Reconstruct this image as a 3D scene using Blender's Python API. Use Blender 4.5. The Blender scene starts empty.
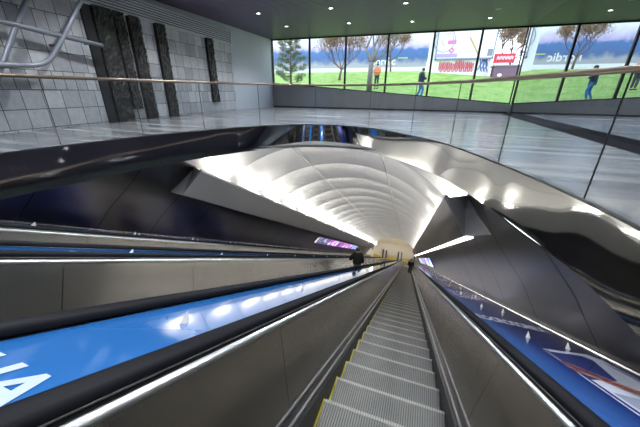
import bpy, bmesh, math, random
from mathutils import Vector, Matrix
random.seed(7)
R = math.radians
SC = bpy.context.scene
COL = SC.collection
SL = R(30.0); CS, SN = math.cos(SL), math.sin(SL)

def P(X, N, E):
    """tunnel section coordinates (across, off the slope, down the slope) to world"""
    return (X, E * CS + N * SN, N * CS - E * SN)

# ------------------------------------------------------------------ materials
def new_mat(name):
    m = bpy.data.materials.new(name); m.use_nodes = True
    nt = m.node_tree; b = nt.nodes['Principled BSDF']
    return m, nt, b

def mat(name, col, rough=.5, metal=0., emit=None, es=0., coat=0., noise=None, bump=None, spec=None):
    m, nt, b = new_mat(name)
    b.inputs['Base Color'].default_value = (*col, 1)
    b.inputs['Roughness'].default_value = rough
    b.inputs['Metallic'].default_value = metal
    if coat: b.inputs['Coat Weight'].default_value = coat; b.inputs['Coat Roughness'].default_value = .03
    if spec is not None: b.inputs['Specular IOR Level'].default_value = spec
    if emit: b.inputs['Emission Color'].default_value = (*emit, 1); b.inputs['Emission Strength'].default_value = es
    if noise:   # (scale xyz, second colour)
        sc, c2 = noise
        tc = nt.nodes.new('ShaderNodeTexCoord'); mp = nt.nodes.new('ShaderNodeMapping')
        mp.inputs['Scale'].default_value = sc
        nz = nt.nodes.new('ShaderNodeTexNoise'); nz.inputs['Scale'].default_value = 1.; nz.inputs['Detail'].default_value = 5
        rp = nt.nodes.new('ShaderNodeValToRGB')
        rp.color_ramp.elements[0].position = .35; rp.color_ramp.elements[1].position = .65
        rp.color_ramp.elements[0].color = (*col, 1); rp.color_ramp.elements[1].color = (*c2, 1)
        nt.links.new(tc.outputs['Object'], mp.inputs[0]); nt.links.new(mp.outputs[0], nz.inputs['Vector'])
        nt.links.new(nz.outputs[0], rp.inputs[0]); nt.links.new(rp.outputs[0], b.inputs['Base Color'])
    if bump:    # (scale xyz, strength, distance)
        sc, st, di = bump
        tc = nt.nodes.new('ShaderNodeTexCoord'); mp = nt.nodes.new('ShaderNodeMapping')
        mp.inputs['Scale'].default_value = sc
        nz = nt.nodes.new('ShaderNodeTexNoise'); nz.inputs['Scale'].default_value = 1.; nz.inputs['Detail'].default_value = 6
        bp = nt.nodes.new('ShaderNodeBump'); bp.inputs['Strength'].default_value = st; bp.inputs['Distance'].default_value = di
        nt.links.new(tc.outputs['Object'], mp.inputs[0]); nt.links.new(mp.outputs[0], nz.inputs['Vector'])
        nt.links.new(nz.outputs[0], bp.inputs['Height']); nt.links.new(bp.outputs[0], b.inputs['Normal'])
    return m

def glass(name, tint, ior=1.5):
    m = bpy.data.materials.new(name); m.use_nodes = True; nt = m.node_tree; nt.nodes.clear()
    o = nt.nodes.new('ShaderNodeOutputMaterial'); mx = nt.nodes.new('ShaderNodeMixShader')
    t = nt.nodes.new('ShaderNodeBsdfTransparent'); t.inputs[0].default_value = (*tint, 1)
    g = nt.nodes.new('ShaderNodeBsdfGlossy'); g.inputs['Roughness'].default_value = .0
    lw = nt.nodes.new('ShaderNodeLayerWeight'); pw = nt.nodes.new('ShaderNodeMath'); pw.operation = 'POWER'; pw.inputs[1].default_value = 5
    f = nt.nodes.new('ShaderNodeMath'); f.operation = 'MULTIPLY_ADD'; f.inputs[1].default_value = .9; f.inputs[2].default_value = .035
    nt.links.new(lw.outputs['Facing'], pw.inputs[0]); nt.links.new(pw.outputs[0], f.inputs[0])
    nt.links.new(f.outputs[0], mx.inputs[0]); nt.links.new(t.outputs[0], mx.inputs[1]); nt.links.new(g.outputs[0], mx.inputs[2])
    nt.links.new(mx.outputs[0], o.inputs[0]); return m

M = {}
M['steel'] = mat('brushed_steel', (.50, .48, .44), .30, 1., noise=((.8, .8, 14), (.42, .41, .38)))
M['panel'] = mat('dark_brushed_steel', (.36, .34, .31), .27, 1., noise=((.5, .5, .5), (.29, .275, .25)))
M['lining'] = mat('lining_steel', (.125, .12, .118), .32, 1., noise=((.35, .35, .35), (.095, .092, .092)))
M['chrome'] = mat('polished_steel', (.72, .72, .71), .26, 1.)
M['satin'] = mat('satin_steel', (.50, .50, .50), .32, 1.)
M['fascia'] = mat('mirror_steel', (.62, .62, .60), .05, 1., noise=((.6, .6, .6), (.56, .56, .55)))
M['rubber'] = mat('black_rubber', (.006, .006, .008), .5, spec=.1)
M['black'] = mat('black_channel', (.008, .008, .009), .5)
M['step'] = mat('aluminium_step', (.155, .148, .137), .5, .6, noise=((3, 3, 3), (.11, .106, .098)))
M['stepnose'] = mat('worn_nose', (.235, .225, .205), .45, .7)
M['riser'] = mat('dark_riser', (.05, .05, .05), .5, .5)
M['yellow'] = mat('yellow_line', (.40, .33, .02), .55)
M['vault'] = mat('vault_panels', (.78, .78, .76), .36, .35, noise=((.7, .7, .7), (.70, .70, .69)))
M['seam'] = mat('vault_seam', (.30, .30, .30), .6)
M['coveface'] = mat('cove_face', (.44, .435, .42), .4, .35)
M['coveend'] = mat('cove_end', (.075, .075, .08), .5, .2)
M['lamp'] = mat('lamp_white', (1, 1, 1), .5, emit=(1, .965, .90), es=140)
M['lamp2'] = mat('landing_lamp', (1, 1, 1), .5, emit=(1, .95, .86), es=45)
M['strip'] = mat('strip_white', (1, 1, 1), .5, emit=(1, .98, .95), es=9)
M['down'] = mat('downlight_lens', (1, 1, 1), .5, emit=(1, .98, .94), es=16)
M['ring'] = mat('downlight_ring', (.45, .46, .47), .35, .8)
M['plaster'] = mat('grey_plaster', (.48, .51, .55), .6, noise=((.5, .5, .5), (.44, .47, .51)))
M['parapet'] = mat('parapet_grey', (.21, .215, .22), .45, noise=((.5, .5, .5), (.18, .185, .19)))
M['darkwall'] = mat('dark_wall', (.05, .05, .055), .5)
M['ceil'] = mat('ceiling_slats', (.13, .105, .165), .42, 0, spec=.35)
M['ceilback'] = mat('ceiling_back', (.02, .02, .022), .7)
M['frame'] = mat('window_frame', (.035, .037, .04), .4, .5)
M['wood'] = mat('bronze_rail', (.20, .15, .11), .35, .6)
M['relief'] = mat('dark_relief', (.016, .016, .015), .5, .4, noise=((6, 6, 6), (.045, .043, .04)), bump=((5, 7, 4), 1., .12))
M['reliefs'] = mat('dark_band', (.018, .018, .018), .5, .3)
M['tube'] = mat('grey_tube', (.22, .235, .27), .5, .4)
M['curb'] = mat('dark_plinth', (.022, .022, .026), .8, spec=.05)
M['grillepaint'] = mat('pale_grille', (.62, .65, .68), .4)
M['beige'] = mat('beige_stone', (.62, .55, .42), .5, noise=((.7, .7, .7), (.52, .46, .36)))
M['landing'] = mat('landing_stone', (.45, .42, .37), .35)
M['yellowpanel'] = mat('yellow_panel', (.85, .60, .05), .4)
M['window'] = glass('window_glass', (.96, .98, .98))
M['glass'] = glass('balustrade_glass', (.93, .95, .96))
M['edge'] = mat('glass_joint', (.02, .022, .025), .3)
M['sky'] = None

def floor_mat():
    m, nt, b = new_mat('polished_concrete')
    tc = nt.nodes.new('ShaderNodeTexCoord'); mp = nt.nodes.new('ShaderNodeMapping'); mp.inputs['Scale'].default_value = (.35, 3.2, 1)
    nz = nt.nodes.new('ShaderNodeTexNoise'); nz.inputs['Scale'].default_value = 1; nz.inputs['Detail'].default_value = 8
    rp = nt.nodes.new('ShaderNodeValToRGB')
    rp.color_ramp.elements[0].position = .35; rp.color_ramp.elements[0].color = (.10, .105, .12, 1)
    rp.color_ramp.elements[1].position = .68; rp.color_ramp.elements[1].color = (.29, .275, .265, 1)
    r2 = nt.nodes.new('ShaderNodeMapRange'); r2.inputs[3].default_value = .12; r2.inputs[4].default_value = .34
    L = nt.links
    L.new(tc.outputs['Object'], mp.inputs[0]); L.new(mp.outputs[0], nz.inputs['Vector']); L.new(nz.outputs[0], rp.inputs[0])
    L.new(rp.outputs[0], b.inputs['Base Color']); L.new(nz.outputs[0], r2.inputs[0]); L.new(r2.outputs[0], b.inputs['Roughness'])
    return m
M['floor'] = floor_mat()

def tile_mat():
    m, nt, b = new_mat('stone_tiles'); L = nt.links
    tc = nt.nodes.new('ShaderNodeTexCoord'); sp = nt.nodes.new('ShaderNodeSeparateXYZ'); cb = nt.nodes.new('ShaderNodeCombineXYZ')
    L.new(tc.outputs['Object'], sp.inputs[0]); L.new(sp.outputs[1], cb.inputs[0]); L.new(sp.outputs[2], cb.inputs[1])
    br = nt.nodes.new('ShaderNodeTexBrick'); br.offset = 0; br.offset_frequency = 1; br.squash = .62; br.squash_frequency = 3
    for k, v in (('Color1', (.44, .44, .45, 1)), ('Color2', (.24, .25, .27, 1)), ('Mortar', (.04, .04, .042, 1)), ('Scale', 1.), ('Mortar Size', .008),
                 ('Bias', -.1), ('Brick Width', .44), ('Row Height', .43)): br.inputs[k].default_value = v
    nz = nt.nodes.new('ShaderNodeTexNoise'); nz.inputs['Scale'].default_value = 9; nz.inputs['Detail'].default_value = 6
    mx = nt.nodes.new('ShaderNodeMix'); mx.data_type = 'RGBA'; mx.blend_type = 'OVERLAY'; mx.inputs[0].default_value = .25
    L.new(cb.outputs[0], br.inputs['Vector']); L.new(tc.outputs['Object'], nz.inputs['Vector'])
    L.new(br.outputs['Color'], mx.inputs[6]); L.new(nz.outputs[0], mx.inputs[7]); L.new(mx.outputs[2], b.inputs['Base Color'])
    bp = nt.nodes.new('ShaderNodeBump'); bp.inputs['Strength'].default_value = .6; bp.inputs['Distance'].default_value = .01; bp.invert = True
    L.new(br.outputs['Fac'], bp.inputs['Height']); L.new(bp.outputs[0], b.inputs['Normal'])
    b.inputs['Roughness'].default_value = .5
    return m
M['tile'] = tile_mat()

def axis_ramp(name, axis, lo, hi, stops, rough=.3, coat=0., wobble=None, emit=0.):
    """a printed colour gradient along one object axis"""
    m, nt, b = new_mat(name); L = nt.links
    tc = nt.nodes.new('ShaderNodeTexCoord'); sp = nt.nodes.new('ShaderNodeSeparateXYZ'); L.new(tc.outputs['Object'], sp.inputs[0])
    mr = nt.nodes.new('ShaderNodeMapRange'); mr.inputs[1].default_value = lo; mr.inputs[2].default_value = hi
    src = sp.outputs[axis]
    if wobble:
        sc, amp = wobble
        mp = nt.nodes.new('ShaderNodeMapping'); mp.inputs['Scale'].default_value = sc; L.new(tc.outputs['Object'], mp.inputs[0])
        nz = nt.nodes.new('ShaderNodeTexNoise'); nz.inputs['Scale'].default_value = 1; nz.inputs['Detail'].default_value = 5; L.new(mp.outputs[0], nz.inputs['Vector'])
        ma = nt.nodes.new('ShaderNodeMath'); ma.operation = 'MULTIPLY_ADD'; ma.inputs[1].default_value = amp
        L.new(nz.outputs[0], ma.inputs[0]); L.new(src, ma.inputs[2]); src = ma.outputs[0]
    L.new(src, mr.inputs[0])
    rp = nt.nodes.new('ShaderNodeValToRGB'); L.new(mr.outputs[0], rp.inputs[0])
    cr = rp.color_ramp
    while len(cr.elements) < len(stops): cr.elements.new(.5)
    for e, (p, c) in zip(cr.elements, stops): e.position = p; e.color = (*c, 1)
    L.new(rp.outputs[0], b.inputs['Base Color']); b.inputs['Roughness'].default_value = rough
    if coat: b.inputs['Coat Weight'].default_value = coat; b.inputs['Coat Roughness'].default_value = .02
    if emit: L.new(rp.outputs[0], b.inputs['Emission Color']); b.inputs['Emission Strength'].default_value = emit
    return m
M['deckblue'] = mat('blue_print', (.022, .125, .37), .10, coat=1.)
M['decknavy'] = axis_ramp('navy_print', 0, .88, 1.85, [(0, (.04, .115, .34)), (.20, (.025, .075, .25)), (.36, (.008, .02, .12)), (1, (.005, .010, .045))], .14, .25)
def patch_mat():
    m, nt, b_ = new_mat('patchwork_print'); L = nt.links
    tc = nt.nodes.new('ShaderNodeTexCoord'); mp = nt.nodes.new('ShaderNodeMapping'); mp.inputs['Scale'].default_value = (.3, .75, .1)
    nz = nt.nodes.new('ShaderNodeTexNoise'); nz.inputs['Scale'].default_value = 1; nz.inputs['Detail'].default_value = 2
    rp = nt.nodes.new('ShaderNodeValToRGB'); cr = rp.color_ramp
    st = [(.30, (.01, .02, .10)), (.42, (.03, .06, .30)), (.50, (.30, .28, .62)), (.56, (.75, .72, .85)), (.62, (.55, .50, .42)), (.70, (.08, .05, .2))]
    while len(cr.elements) < len(st): cr.elements.new(.5)
    for e, (p, c) in zip(cr.elements, st): e.position = p; e.color = (*c, 1)
    L.new(tc.outputs['Object'], mp.inputs[0]); L.new(mp.outputs[0], nz.inputs['Vector']); L.new(nz.outputs[0], rp.inputs[0]); L.new(rp.outputs[0], b_.inputs['Base Color'])
    b_.inputs['Roughness'].default_value = .15; b_.inputs['Coat Weight'].default_value = .5
    return m
M['deckdark'] = patch_mat()
M['print_lilac'] = mat('print_lilac', (.36, .34, .66), .15, coat=.5)
M['letters'] = mat('pale_letters', (.46, .54, .70), .15, coat=.6)
M['print_white'] = mat('print_white', (.52, .54, .64), .15, coat=.3)
M['print_blue'] = mat('print_blue', (.008, .03, .22), .15, coat=1.)
M['print_red'] = mat('print_red', (.33, .02, .06), .15, coat=1.)
M['print_gold'] = mat('print_gold', (.55, .36, .15), .15, coat=1.)
M['print_pale'] = mat('print_pale', (.35, .38, .50), .15, coat=1.)
M['fin'] = mat('stud_metal', (.62, .60, .56), .4, .2)

# ------------------------------------------------------------------ builders
class MB:
    def __init__(s): s.v = []; s.f = []; s.m = []
    def face(s, pts, mi=0):
        i = len(s.v); s.v += [tuple(p) for p in pts]; s.f.append(tuple(range(i, i + len(pts)))); s.m.append(mi)
    def hexa(s, p, mi=0):      # 8 points: bottom loop 0-3, top loop 4-7
        i = len(s.v); s.v += [tuple(q) for q in p]
        for f in ((3, 2, 1, 0), (4, 5, 6, 7), (0, 1, 5, 4), (1, 2, 6, 5), (2, 3, 7, 6), (3, 0, 4, 7)):
            s.f.append(tuple(i + k for k in f)); s.m.append(mi)
    def box(s, a, b, mi=0):
        (x0, y0, z0), (x1, y1, z1) = a, b
        s.hexa([(x0, y0, z0), (x1, y0, z0), (x1, y1, z0), (x0, y1, z0), (x0, y0, z1), (x1, y0, z1), (x1, y1, z1), (x0, y1, z1)], mi)
    def sweep(s, rings, mi=0, caps=True, closed=True):
        n = len(rings[0]); i = len(s.v)
        for r in rings: s.v += [tuple(q) for q in r]
        for a in range(len(rings) - 1):
            for k in range(n if closed else n - 1):
                k2 = (k + 1) % n
                s.f.append((i + a * n + k, i + a * n + k2, i + (a + 1) * n + k2, i + (a + 1) * n + k)); s.m.append(mi)
        if caps and closed:
            s.f.append(tuple(i + k for k in range(n))[::-1]); s.m.append(mi)
            s.f.append(tuple(i + (len(rings) - 1) * n + k for k in range(n))); s.m.append(mi)
    def incl(s, prof, E0, E1, mi=0, closed=True):     # a section profile (X,N) run down the slope
        s.sweep([[P(x, n, e) for x, n in prof] for e in (E0, E1)], mi, True, closed)
    def tube(s, pts, rad, n=8, mi=0):
        pts = [Vector(p) for p in pts]; rings = []
        up = Vector((0, 0, 1)); last = None
        for k, p in enumerate(pts):
            d = (pts[min(k + 1, len(pts) - 1)] - pts[max(k - 1, 0)])
            d = d.normalized() if d.length > 1e-9 else Vector((0, 0, 1))
            if last is None:
                a = d.cross(up if abs(d.z) < .95 else Vector((1, 0, 0))).normalized()
            else:
                a = (last - d * last.dot(d)).normalized()
            last = a; b = d.cross(a); r = rad[k] if isinstance(rad, (list, tuple)) else rad
            rings.append([p + a * (r * math.cos(2 * math.pi * j / n)) + b * (r * math.sin(2 * math.pi * j / n)) for j in range(n)])
        s.sweep(rings, mi)
    def build(s, name, mats, parent=None, smooth=False, origin=(0, 0, 0), fix=True):
        me = bpy.data.meshes.new(name)
        ox, oy, oz = origin
        me.from_pydata([(x - ox, y - oy, z - oz) for x, y, z in s.v], [], s.f)
        if not isinstance(mats, (list, tuple)): mats = [mats]
        for m in mats: me.materials.append(m)
        for p, mi in zip(me.polygons, s.m): p.material_index = mi; p.use_smooth = smooth
        if fix:
            bm = bmesh.new(); bm.from_mesh(me); bmesh.ops.recalc_face_normals(bm, faces=bm.faces); bm.to_mesh(me); bm.free()
        return link(name, me, parent, origin if parent is None else (0, 0, 0))

def link(name, data, parent=None, loc=(0, 0, 0)):
    o = bpy.data.objects.new(name, data); COL.objects.link(o); o.location = loc
    if parent is not None: o.parent = parent
    return o
def tag(o, label, cat, group=None, kind=None):
    o['label'] = label; o['category'] = cat
    if group: o['group'] = group
    if kind: o['kind'] = kind
    return o
def thing(name, label, cat, loc=(0, 0, 0), group=None): return tag(link(name, None, None, loc), label, cat, group)
def struct(o, label=None):
    o['kind'] = 'structure'
    if label: o['label'] = label; o['category'] = o.name.split('_')[0] if '_' in o.name else o.name
    return o
def copy_tree(o, parent=None):
    c = o.copy(); COL.objects.link(c); c.parent = parent
    for ch in list(o.children): copy_tree(ch, c)
    return c
def text_mesh(body, size, extrude=0.0, shear=0., bold=0.):
    cu = bpy.data.curves.new('t', 'FONT'); cu.body = body; cu.size = size; cu.extrude = extrude; cu.shear = shear; cu.offset = bold
    cu.align_x = 'CENTER'; cu.align_y = 'BOTTOM_BASELINE'
    o = bpy.data.objects.new('t', cu); COL.objects.link(o); bpy.context.view_layer.update()
    me = bpy.data.meshes.new_from_object(o.evaluated_get(bpy.context.evaluated_depsgraph_get()))
    bpy.data.objects.remove(o); bpy.data.curves.remove(cu)
    return me
def catmull(pts, n=6):
    out = []
    for i in range(len(pts) - 1):
        p0, p1, p2, p3 = pts[max(i - 1, 0)], pts[i], pts[i + 1], pts[min(i + 2, len(pts) - 1)]
        for k in range(n):
            t = k / n
            out.append(tuple(.5 * (2 * b + (c - a) * t + (2 * a - 5 * b + 4 * c - d) * t * t + (3 * b - a - 3 * c + d) * t ** 3) for a, b, c, d in zip(p0, p1, p2, p3)))
    out.append(tuple(pts[-1])); return out

# ------------------------------------------------------------------ main measures
FZ, SZ, CZ = -.90, -1.51, 2.93        # hall floor, slab underside, ceiling
XT = -2.30                            # tunnel axis
PITCH = 2.28                          # spacing of the escalators
E0, E1 = -1.3, 45.3                   # slope range of the escalators
EV = 47.0                             # end of the vault
XL, XR, YB, YF = -9.65, 3.85, 18.0, -5.0
HSTEP = 1.466                         # camera above the step line

# ------------------------------------------------------------------ escalators
def build_escalator():
    t = thing('escalator', '', 'escalator')
    s = MB()
    # one step: grooved tread, worn nose, dark riser
    nr = 50; w = .50
    dw = 2 * w / nr
    for k in range(nr):
        x0 = -w + k * dw
        s.box((x0, -.40, -.03), (x0 + dw * .55, -.025, 0), 0)
    s.box((-w, -.40, -.05), (w, 0, -.012), 2)
    for k in range(nr):
        x0 = -w + k * dw
        s.box((x0, -.025, -.03), (x0 + dw * .62, 0, .001), 1)
    s.box((-w, -.03, -.012), (w, -.002, -.004), 0)
    s.box((-w, -.03, -.26), (w, -.006, -.05), 2)
    s.box((-w, -.40, -.02), (-w + .014, 0, .002), 3)
    s.box((-w, -.40, -.02), (-w + .018, -.375, .003), 3)
    st0 = s.build('step', [M['step'], M['stepnose'], M['riser'], M['yellow']], t)
    for i in range(100):
        st = st0 if i == 0 else st0.copy()
        if i: COL.objects.link(st); st.parent = t
        y = -.85 + .40 * i
        st.location = (0, y, -HSTEP - y * math.tan(SL))
    for sd in (-1, 1):
        q = lambda pr: [(sd * x, n) for x, n in pr]
        b = MB()
        b.incl(q([(.505, -1.45), (.53, -1.45), (.53, -1.165), (.505, -1.165)]), E0, E1)
        sk = b.build('skirt', M['black'], t)
        b = MB()
        b.incl(q([(.532, -1.20), (.546, -1.20), (.546, -1.142), (.532, -1.148)]), E0, E1)
        b.incl(q([(.584, -1.20), (.60, -1.20), (.60, -1.115), (.586, -1.122)]), E0, E1)
        b.build('skirt_rail', M['satin'], sk)
        b = MB()
        b.incl(q([(.546, -1.20), (.585, -1.20), (.585, -1.152), (.546, -1.152)]), E0, E1)
        b.build('skirt_gap', M['black'], sk)
        b = MB()
        e = E0; k = 0
        off = .22 if sd < 0 else .9
        cuts = [E0] + [off + 1.72 * k + .01 for k in range(0, 27) if off + 1.72 * k < E1] + [E1]
        for a, c in zip(cuts[:-1], cuts[1:]):
            b.incl(q([(.598, -1.13), (.775, -.615), (.79, -.615), (.613, -1.13)]), a, c - .008)
        pan = b.build('balustrade_panel', M['panel'], t)
        b = MB(); b.incl(q([(.612, -1.13), (.787, -.62), (.80, -.62), (.63, -1.13)]), E0, E1)
        b.build('panel_backing', M['black'], pan)
        b = MB()
        prof = [(.782 + .022 * math.cos(a * math.pi / 4), -.604 + .022 * math.sin(a * math.pi / 4)) for a in range(8)]
        b.incl(q(prof), E0, E1)
        b.incl(q([(.798, -.575), (.812, -.575), (.812, -.555), (.798, -.562)]), E0, E1)
        b.build('silver_moulding', M['satin'], t, True)
        b = MB(); b.incl(q([(.775, -.62), (.884, -.62), (.884, -.578), (.775, -.585)]), E0, E1)
        b.build('guide_channel', M['black'], t)
        b = MB()
        hp = [(.836 + .048 * math.copysign(abs(math.cos(a)) ** .7, math.cos(a)), -.545 + .028 * math.copysign(abs(math.sin(a)) ** .7, math.sin(a))) for a in [2 * math.pi * k / 14 for k in range(14)]]
        b.incl(q(hp), E0, E1)
        b.build('handrail', M['rubber'], t, True)
    return t
esc = build_escalator()
esc['label'] = 'escalator in the foreground, right beside the right wall, with its steps in view'
for k, lab in ((1, 'middle escalator, carrying the man in a black jacket, between two blue decks'),
               (2, 'far left escalator, running beside the left tunnel wall')):
    c = copy_tree(esc); c.location.x = -PITCH * k; c['label'] = lab
for o in COL.objects:
    if o.get('category') == 'escalator': o['group'] = 'escalators going down into the tunnel'

# decks between the escalators
DN = -.575
def stud(parent, X, E, s=.75):
    b = MB(); n = DN + .001
    a = [P(X - .03 * s, n, E), P(X + .03 * s, n, E), P(X, n, E + .05 * s), P(X, n, E - .05 * s)]
    top = P(X, n + .085 * s, E + .01)
    order = [a[0], a[3], a[1], a[2]]
    for k in range(4): b.face([order[k], order[(k + 1) % 4], top])
    b.face(order)
    b.build('stud', M['fin'], parent)
def deck(x0, x1, m, label, studs):
    t = thing('advertising_deck', label, 'deck', group='sloping blue decks beside the escalators')
    b = MB(); xa, xb = max(x0, -5.78), min(x1, 1.48); EM = .9      # narrower beside the hall floor, full width once below it
    b.incl([(xa, DN - .05), (xb, DN - .05), (xb, DN), (xa, DN)], E0, EM); b.incl([(x0, DN - .05), (x1, DN - .05), (x1, DN), (x0, DN)], EM, E1)
    o = b.build('deck_panel', m, t)
    for X, E in studs: stud(t, X, E)
    return t
d1 = deck(-PITCH + .885, -.885, M['deckblue'], 'blue printed deck between the foreground escalator and the middle escalator', [(-1.13, 1.40 + 1.93 * k) for k in range(22)])
d2 = deck(-2 * PITCH + .885, -PITCH - .885, M['deckblue'], 'blue deck strip between the middle escalator and the far left escalator', [(-1.13 - PITCH, 1.0 + 1.93 * k) for k in range(22)])
d3 = deck(-6.47, -2 * PITCH - .885, M['deckdark'], 'deck along the foot of the left tunnel wall', [(-5.8, 1.2 + 1.93 * k) for k in range(22)] + [(-6.1, 1.35 + 1.93 * k) for k in range(22)])
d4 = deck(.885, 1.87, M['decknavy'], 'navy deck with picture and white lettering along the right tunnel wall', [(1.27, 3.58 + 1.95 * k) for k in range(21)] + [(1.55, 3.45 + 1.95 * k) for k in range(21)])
for sd, par, xa in ((1, d4, 1.84), (-1, d3, -6.44)):
    b = MB(); b.incl([(xa - .02, DN), (xa + .02, DN), (xa + .02, DN + .012), (xa - .012, DN + .012)], .95, E1); b.build('edge_moulding', M['chrome'], par)

def on_deck(me, X, E, up=1, lift=.003):
    """lay a flat mesh (x right, y up) on the deck slope"""
    o = Vector(P(X, DN + lift, E)); ex = Vector((1, 0, 0)); ey = Vector((0, CS, -SN)) * up
    for v in me.vertices: v.co = o + ex * v.co.x + ey * v.co.y
    return me
me = on_deck(text_mesh('HA', .26, bold=.006), -1.13, .52); me.materials.append(M['letters']); link('lettering', me, d1)
me = text_mesh('ROCROSOREX', .42, bold=.022)
for v in me.vertices: v.co.x *= .27
me = on_deck(me, 1.335, 4.22); me.materials.append(M['print_white']); link('lettering', me, d4)
me = on_deck(text_mesh('A', .20, bold=.004), -3.42, 2.25); me.materials.append(M['print_white']); link('lettering', me, d2)
# the picture on the right deck
def dq(b, pts, mi, l):
    b.face([P(x, DN + l, e) for x, e in pts], mi)
b = MB()
dq(b, [(1.18, .9), (1.72, .9), (1.72, 3.28), (1.66, 3.38), (1.24, 3.17)], 0, .003)
dq(b, [(1.27, 3.10), (1.25, 2.48), (1.47, 2.62), (1.60, 3.16), (1.56, 3.24)], 1, .0045)
dq(b, [(1.205, 1.0), (1.225, 1.0), (1.265, 3.14), (1.245, 3.16)], 1, .0046)
dq(b, [(1.66, .9), (1.72, .9), (1.72, 3.0), (1.67, 3.2)], 4, .0045)
dq(b, [(1.27, 1.0), (1.45, 1.0), (1.40, 2.3), (1.27, 2.3)], 4, .0044)
for k in range(7):
    pts = [(1.22 + .052 * j + .006 * math.sin(j * 1.3 + k), 2.80 - .055 * j - .035 * k + .03 * math.sin(j * .9 + k)) for j in range(9)]
    for (xa, ea), (xb, eb) in zip(pts[:-1], pts[1:]):
        dq(b, [(xa, ea), (xb, eb), (xb + .004, eb + .022), (xa + .004, ea + .022)], 2 if k % 3 else 3, .006 + .0003 * k)
PM = [M['print_white'], M['print_blue'], M['print_red'], M['print_gold'], M['print_pale'], M['print_lilac']]
b.build('printed_picture', PM, d4, fix=False)
for k, (ea, eb) in enumerate(((6.6, 8.0), (8.6, 10.6), (11.2, 13.6), (14.4, 17.0), (18, 21), (22, 26), (27, 32), (33, 40))):
    b = MB()
    dq(b, [(1.02, ea), (1.75, ea), (1.75, eb), (1.02, eb)], 5, .003)
    dq(b, [(1.10, ea + .15), (1.5, ea + .15), (1.68, eb - .2), (1.2, eb - .15)], (0, 4)[k % 2], .0045)
    dq(b, [(1.15, ea + .3), (1.35, ea + .25), (1.35, eb - .6), (1.15, eb - .5)], (1, 2)[k % 2], .006)
    b.build('printed_picture', PM, d4, fix=False)

# ------------------------------------------------------------------ tunnel shell
LP = [(4.17, DN), (4.03, -.30), (3.90, -.04), (3.63, .34), (3.46, .60), (3.32, .90), (3.17, 1.36)]
LP = catmull(LP, 3)
def lx(n):
    for (a, na), (b_, nb) in zip(LP[:-1], LP[1:]):
        if na <= n <= nb: return a + (b_ - a) * (n - na) / (nb - na)
    return LP[-1][0] if n > 0 else LP[0][0]
def ecut(n, z=SZ + .015): return (n * CS - z) / SN       # where a line at n passes under the slab
def lining(sd, name, label, first):
    b = MB()
    joints = [first + 1.36 * k for k in range(-2, 34)]
    for a, c in zip(joints[:-1], joints[1:]):
        c = min(c, EV)
        if a >= EV: break
        rings = []
        for i in range(len(LP) - 1):
            (x0, n0), (x1, n1) = LP[i], LP[i + 1]
            q = []
            for (x, n) in ((x0, n0), (x1, n1)):
                q.append((max(a + .012, min(ecut(n), c - .012)), c - .012, x, n))
            if q[0][0] >= c - .0125 and q[1][0] >= c - .0125: continue
            b.face([P(XT + sd * q[0][2], q[0][3], q[0][0]), P(XT + sd * q[0][2], q[0][3], q[0][1]), P(XT + sd * q[1][2], q[1][3], q[1][1]), P(XT + sd * q[1][2], q[1][3], q[1][0])], 0)
    # dark backing behind the joints
    for i in range(len(LP) - 1):
        (x0, n0), (x1, n1) = LP[i], LP[i + 1]; g = .03
        b.face([P(XT + sd * (x0 + g), n0, ecut(n0)), P(XT + sd * (x0 + g), n0, EV), P(XT + sd * (x1 + g), n1, EV), P(XT + sd * (x1 + g), n1, ecut(n1))], 1)
    o = b.build(name, [M['lining'], M['black']], None, False, fix=False)
    me = o.data
    bm = bmesh.new(); bm.from_mesh(me)
    bmesh.ops.remove_doubles(bm, verts=bm.verts, dist=.0005)
    for f in bm.faces: f.smooth = True
    bmesh.ops.recalc_face_normals(bm, faces=bm.faces); bm.to_mesh(me); bm.free()
    return struct(o)
lining(-1, 'wall_tunnel_left', '', 3.22); lining(1, 'wall_tunnel_right', '', 3.57)

# vault
VH, VN, VC = 3.19, 1.34, 2.74
VR = (VH ** 2 + (VC - VN) ** 2) / (2 * (VC - VN)); VA = math.asin(VH / VR)
SEG = 1.8; SEG0 = 5.5
def vault_pt(a, e, bulge):
    r = VR + bulge
    return P(XT + r * math.sin(a), VC - VR + r * math.cos(a), e)
b = MB()
na, ne = 48, 10
segs = int((EV - 3) / SEG) + 2
for k in range(-2, segs):
    ea, eb = SEG0 + SEG * k, SEG0 + SEG * (k + 1)
    if ea >= EV: break
    grid = []
    for j in range(ne + 1):
        t = j / ne; row = []
        for i in range(na + 1):
            a = -VA + 2 * VA * i / na
            n = VC - VR + VR * math.cos(a)
            e = ea + .012 + (eb - ea - .024) * t
            e = min(max(e, ecut(n)), EV)
            tt = (e - ea) / (eb - ea)
            row.append(vault_pt(a, e, .045 * math.sin(math.pi * max(0, min(1, tt))) ** .8))
        grid.append(row)
    i0 = len(b.v)
    for row in grid: b.v += row
    for j in range(ne):
        for i in range(na):
            q = (i0 + j * (na + 1) + i, i0 + j * (na + 1) + i + 1, i0 + (j + 1) * (na + 1) + i + 1, i0 + (j + 1) * (na + 1) + i)
            p = [Vector(b.v[z]) for z in q]
            if (p[0] - p[3]).length < 1e-4 and (p[1] - p[2]).length < 1e-4: continue
            b.f.append(q); b.m.append(0)
for i in range(na):
    a0, a1 = -VA + 2 * VA * i / na, -VA + 2 * VA * (i + 1) / na
    n0, n1 = VC - VR + VR * math.cos(a0), VC - VR + VR * math.cos(a1)
    b.face([vault_pt(a0, ecut(n0), .10), vault_pt(a0, EV, .10), vault_pt(a1, EV, .10), vault_pt(a1, ecut(n1), .10)], 1)
o = b.build('ceiling_vault', [M['vault'], M['seam']], None, True, fix=True); struct(o)
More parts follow.
